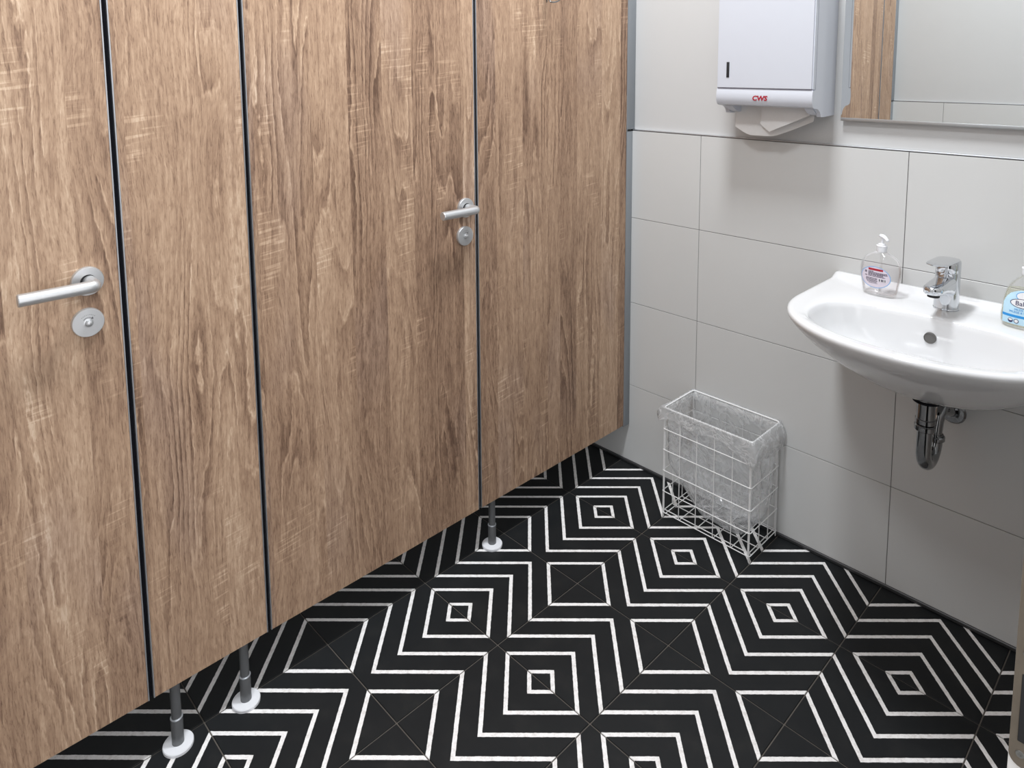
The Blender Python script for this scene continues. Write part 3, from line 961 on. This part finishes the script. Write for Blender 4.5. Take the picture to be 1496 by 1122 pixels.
# ------------------------------------------------------------------ towel dispenser
DX0, DX1 = 0.2290, 0.5060
dp = thing('towel_dispenser', 'white plastic paper towel dispenser on the wall left of the mirror', 'dispenser', ((DX0 + DX1) / 2, 0.0, 1.27))
ZB = 1.2735
yz = lambda u, v, w: Vector((w, u, v))
back = [(0.0117, ZB + 0.002), (-0.058, ZB), (-0.0740, ZB + 0.0010)]
back += [(-0.0740 - 0.034 * (1 - math.cos(math.radians(a))), ZB + 0.0010 + 0.0235 * math.sin(math.radians(a))) for a in (20, 40, 60, 75, 90)]
lip = [(-0.1160, ZB + 0.0255), (-0.1250, ZB + 0.0290), (-0.1295, ZB + 0.0380), (-0.1310, ZB + 0.0500), (-0.1300, ZB + 0.0620), (-0.1270, ZB + 0.0725)]
topp = [(-0.1160, ZB + 0.0725), (-0.1160, 1.690), (-0.100, 1.712), (0.0117, 1.712)]
for x0, x1 in ((DX0, DX0 + 0.011), (DX1 - 0.011, DX1)):
    MB().prism(back + lip + topp, yz, x0, x1).build('side_cheek', M['disp_white'], dp, sharp=40)
mb = MB().prism([(-0.050, ZB + 0.040), (-0.1120, ZB + 0.0255)] + lip + topp + [(0.0117, ZB + 0.040)], yz, DX0 + 0.011, DX1 - 0.011)
mb.build('body', M['disp_white'], dp, sharp=40)
cv = MB()
o_ = [(-0.1130, ZB + 0.0750), (-0.1285, ZB + 0.0750), (-0.1300, ZB + 0.0765), (-0.1300, 1.670), (-0.1240, 1.690), (-0.113, 1.692)]
cv.prism(o_, yz, DX0 + 0.0035, DX1 - 0.0035)
o_ = [(-0.1130, ZB + 0.0750), (-0.1255, ZB + 0.0750), (-0.1265, ZB + 0.0765), (-0.1265, 1.668), (-0.1200, 1.688), (-0.113, 1.690)]
cv.prism(o_, yz, DX0 + 0.0002, DX1 - 0.0002)
cv = cv.build('front_cover', M['disp_white'], dp, sharp=12)
mb = MB()
mb.box(DX0 + 0.0008, DX1 - 0.0008, -0.1262, -0.1130, ZB + 0.0722, ZB + 0.0752)
mb.box(DX1 - 0.0012, DX1 + 0.0002, -0.1135, -0.1120, ZB + 0.0735, 1.690)
mb.build('cover_joint', M['joint_violet'], dp, smooth=False)
MB().box(0.2592, 0.2678, -0.1313, -0.1296, 1.3775, 1.4205, 0.0006).build('key_slot', M['dark'], cv)
mb = text_mb('CWS', 0.0178, lambda u, v, w: Vector((0.3608 + u * 1.10, -0.1313 + w * 0.8, ZB + 0.0478 + v)), 0.15, bold=0.0007)
mb.build('red_lettering', M['red'], dp, smooth=False)
for x0, x1 in ((DX0 + 0.012, DX0 + 0.034), (DX1 - 0.034, DX1 - 0.012)):
    MB().prism([(-0.030, ZB + 0.039), (-0.030, ZB + 0.006), (-0.060, ZB + 0.004), (-0.080, ZB + 0.010), (-0.096, ZB + 0.0215), (-0.098, ZB + 0.034)], yz, x0, x1).build('slot_cheek', M['disp_white'], dp, sharp=30)
# paper towel hanging out of the slot
pt_ = thing('paper_towel', 'thin white folded paper towel hanging out of the dispenser slot', 'paper towel', (0.36, -0.055, 1.24))


def sheet(name, rows, mat, parent, thick=0.0006):
    mb = MB()
    n = len(rows[0])
    top = [[mb.bm.verts.new(p) for p in r] for r in rows]
    bot = [[mb.bm.verts.new(Vector(p) + Vector((0, thick, 0))) for p in r] for r in rows]
    for i in range(len(rows) - 1):
        for j in range(n - 1):
            mb.bm.faces.new((top[i][j], top[i][j + 1], top[i + 1][j + 1], top[i + 1][j]))
            mb.bm.faces.new((bot[i][j], bot[i + 1][j], bot[i + 1][j + 1], bot[i][j + 1]))
    for i in range(len(rows) - 1):
        mb.bm.faces.new((top[i][0], top[i + 1][0], bot[i + 1][0], bot[i][0]))
        mb.bm.faces.new((top[i][-1], bot[i][-1], bot[i + 1][-1], top[i + 1][-1]))
    for j in range(n - 1):
        mb.bm.faces.new((top[0][j], bot[0][j], bot[0][j + 1], top[0][j + 1]))
        mb.bm.faces.new((top[-1][j], top[-1][j + 1], bot[-1][j + 1], bot[-1][j]))
    return mb.build(name, mat, parent, sharp=70)


rows = []
for i in range(9):
    s = i / 8
    row = []
    for j in range(17):
        t = j / 16
        x = 0.240 + t * 0.240
        zb = 1.212 + 0.022 * max(0, (0.25 - t) / 0.25) ** 1.3 + 0.048 * max(0, (t - 0.52) / 0.48) ** 1.1
        z = 1.318 + (zb - 1.318) * s
        if t < 0.25:
            x += 0.010 * s * (1 - t / 0.25)
        y = -0.046 - 0.010 * s + 0.004 * math.sin(t * 7 + s * 3) * s
        row.append(Vector((x, y, z)))
    rows.append(row)
sheet('rear_fold', rows, M['paper'], pt_)
rows = []
for i in range(9):
    s = i / 8
    row = []
    for j in range(15):
        t = j / 14
        x = 0.335 + t * 0.140
        zb = 1.2145 + 0.063 * t ** 1.05 if t > 0.2 else 1.2145 + 0.10 * (0.2 - t) + 0.0128
        zt = 1.312
        z = zt + (zb - zt) * s
        y = -0.062 - 0.012 * s - 0.004 * math.sin(t * 5) * s + 0.008 * max(0, 0.3 - t) * s
        row.append(Vector((x, y, z)))
    rows.append(row)
sheet('front_fold', rows, M['paper'], pt_)

# ------------------------------------------------------------------ wire waste basket and its bag
KX0, KX1, KY0, KY1, KT = 0.101, 0.395, -0.1735, -0.0080, 0.362
bk = thing('waste_basket', 'white wire waste basket on the floor against the tiled wall', 'waste basket', ((KX0 + KX1) / 2, (KY0 + KY1) / 2, 0))


def rrect(x0, x1, y0, y1, z, r, n=4):
    out = []
    for cx, cy, a0 in ((x1 - r, y0 + r, -90), (x1 - r, y1 - r, 0), (x0 + r, y1 - r, 90), (x0 + r, y0 + r, 180)):
        for i in range(n + 1):
            a = math.radians(a0 + 90 * i / n)
            out.append(Vector((cx + r * math.cos(a), cy + r * math.sin(a), z)))
    return out


WR = 0.0015
MB().tube(rrect(KX0, KX1, KY0, KY1, KT, 0.010), 0.0024, 8, True).build('rim', M['wire_white'], bk, sharp=80)
levels = [0.020, 0.090, 0.158, 0.226, 0.294]
for z in levels:
    MB().tube(rrect(KX0 - 0.0012, KX1 + 0.0012, KY0 - 0.0012, KY1 + 0.0012, z, 0.005), WR, 6, True).build('hoop_wire', M['wire_white'], bk, sharp=80)
nx, ny = 5, 3
for i in range(1, nx):
    x = KX0 + (KX1 - KX0) * i / nx
    p = fillet([(x, KY0, KT), (x, KY0, 0.016), (x, KY1, 0.016), (x, KY1, KT)], 0.006, 3)
    MB().tube(p, WR, 6).build('upright_wire', M['wire_white'], bk, sharp=80)
for i in range(1, ny):
    y = KY0 + (KY1 - KY0) * i / ny
    p = fillet([(KX0, y, KT), (KX0, y, 0.0195), (KX1, y, 0.0195), (KX1, y, KT)], 0.006, 3)
    MB().tube(p, WR, 6).build('upright_wire', M['wire_white'], bk, sharp=80)
for x, sx in ((KX0, 1), (KX1, -1)):
    for y, sy in ((KY0, 1), (KY1, -1)):
        MB().tube([(x + sx * 0.0015, y + sy * 0.001, 0.0022), (x + sx * 0.0015, y + sy * 0.001, KT)], 0.0019, 8).build('corner_wire', M['wire_white'], bk, sharp=80)
        MB().tube([(x + sx * 0.0050, y + sy * 0.001, 0.016), (x + sx * 0.0050, y + sy * 0.001, KT - 0.06)], WR, 6).build('corner_wire', M['wire_white'], bk, sharp=80)
for y in (KY0 + 0.010, KY1 - 0.010):
    MB().tube([(KX0, y, 0.0225), (KX1, y, 0.0225)], WR, 6).build('bottom_wire', M['wire_white'], bk, sharp=80)
for x in (KX0 + 0.010, KX1 - 0.010):
    MB().tube([(x, KY0, 0.0165), (x, KY1, 0.0165)], WR, 6).build('bottom_wire', M['wire_white'], bk, sharp=80)

# the bag: cuff folded over the rim, film lining the basket
NB = 112


def rect_at(t, x0, x1, y0, y1):
    w, d = x1 - x0, y1 - y0
    s = (t % 1.0) * 2 * (w + d)
    if s < w:
        return x0 + s, y0
    s -= w
    if s < d:
        return x1, y0 + s
    s -= d
    if s < w:
        return x1 - s, y1
    return x0, y1 - (s - w)


bx_rings = []


def nz(p, sc, seed):
    return noise.noise(Vector((p[0] * sc, p[1] * sc, p[2] * sc + seed)))


def bag_ring(f):
    out = []
    for i in range(NB):
        out.append(f(i / NB))
    bx_rings.append(out)


cxm, cym = (KX0 + KX1) / 2, (KY0 + KY1) / 2
for k in range(9):               # cuff outside, from its hem up to the rim
    s = k / 8

    def f(t, s=s):
        x, y = rect_at(t, KX0 - 0.004, KX1 + 0.004, KY0 - 0.004, KY1 + 0.002)
        right = max(0, (x - (KX1 - 0.03)) / 0.034)
        left = max(0, ((KX0 + 0.02) - x) / 0.024)
        back = 1.0 if y > KY1 - 0.02 else 0.0
        hem = KT - 0.034 - 0.042 * right * (0.55 + 0.45 * (y - KY0) / (KY1 - KY0)) - 0.012 * left + 0.006 * math.sin(t * 40)
        if x > KX0 + 0.2 and y < KY0 + 0.01:
            hem -= 0.022 * (x - KX0 - 0.2) / 0.1
        z = hem + (KT + 0.003 - hem) * s
        bul = math.sin(math.pi * s) * (0.010 * right + 0.004 * left) + (1 - s) * (0.007 * right + 0.005 * left + 0.002)
        x += bul * (1 if x > cxm else -1) * (1 if right or left else 0)
        y += -bul * 0.4 if y < cym else 0
        p = Vector((x, y, z))
        a = (1 - s) * (0.0045 + 0.006 * (right + left))
        d = nz(p, 55, 1.0) * a
        ox = (right - left)
        p.x += d * ox
        if y < cym:
            p.y -= abs(d) * 0.7
        if left > 0.5 and y < KY0 + 0.05:
            p.x -= 0.010 * (1 - abs(s - 0.6)) * max(0, 1 - (y - KY0 + 0.004) / 0.05)
        p.y = min(p.y, -0.0025)
        return p
    bag_ring(f)
bag_ring(lambda t: Vector((*rect_at(t, KX0 - 0.001, KX1 + 0.001, KY0 - 0.001, KY1 + 0.001), KT + 0.0045)))
for k in range(1, 15):           # inside
    s = k / 14

    def f(t, s=s):
        ins = 0.004 + 0.006 * s
        x, y = rect_at(t, KX0 + ins, KX1 - ins, KY0 + ins, KY1 - ins)
        u = (x - KX0) / (KX1 - KX0)
        zb = 0.045 + 0.115 * max(0, (0.42 - u) / 0.42) ** 1.5 + 0.035 * max(0, (u - 0.8) / 0.2) ** 2
        z = KT - (KT - zb) * s
        q_ = max(0, (s - 0.72) / 0.28)
        x += (cxm + 0.03 - x) * 0.12 * q_ ** 2
        y += (cym - y) * 0.30 * q_ ** 2
        p = Vector((x, y, z))
        a = 0.011 * math.sin(math.pi * min(1, s * 1.15)) + 0.003
        d = abs(nz(p, 22, 4.0)) * a + abs(nz(p, 60, 9.0)) * a * 0.4
        ix = 1 if x < cxm else -1
        iy = 1 if y < cym else -1
        p.x += d * ix * (1 if abs(y - cym) < 0.06 else 0.3)
        p.y += d * iy
        p.z += nz(p, 30, 2.0) * 0.006 * s
        p.z = max(p.z, 0.028)
        return p
    bag_ring(f)
for k in (1, 2, 3):
    s = k / 4
    last = bx_rings[-k]
    bag_ring(lambda t, s=s, last=last: last[int(round(t * NB)) % NB].lerp(Vector((cxm + 0.04, cym, 0.045)), s * 0.9) + Vector((0, 0, 0.002 * k)))
bag = MB().ring_loft(bx_rings, False, True)
bo = bag.build('bin_bag', M['bag'], at=(cxm, cym, 0.03), sharp=180)
bo.data.materials.append(M['bag_cuff'])
for f_ in bo.data.polygons:
    c_ = f_.center + bo.location
    if c_.x < KX0 + 0.001 or c_.x > KX1 - 0.001 or c_.y < KY0 + 0.001 or (c_.y > KY1 - 0.001 and c_.z > 0.3) or c_.z > KT - 0.006:
        f_.material_index = 1
tag(bo, 'crumpled clear plastic bag lining the wire waste basket, folded over its rim', 'bag')
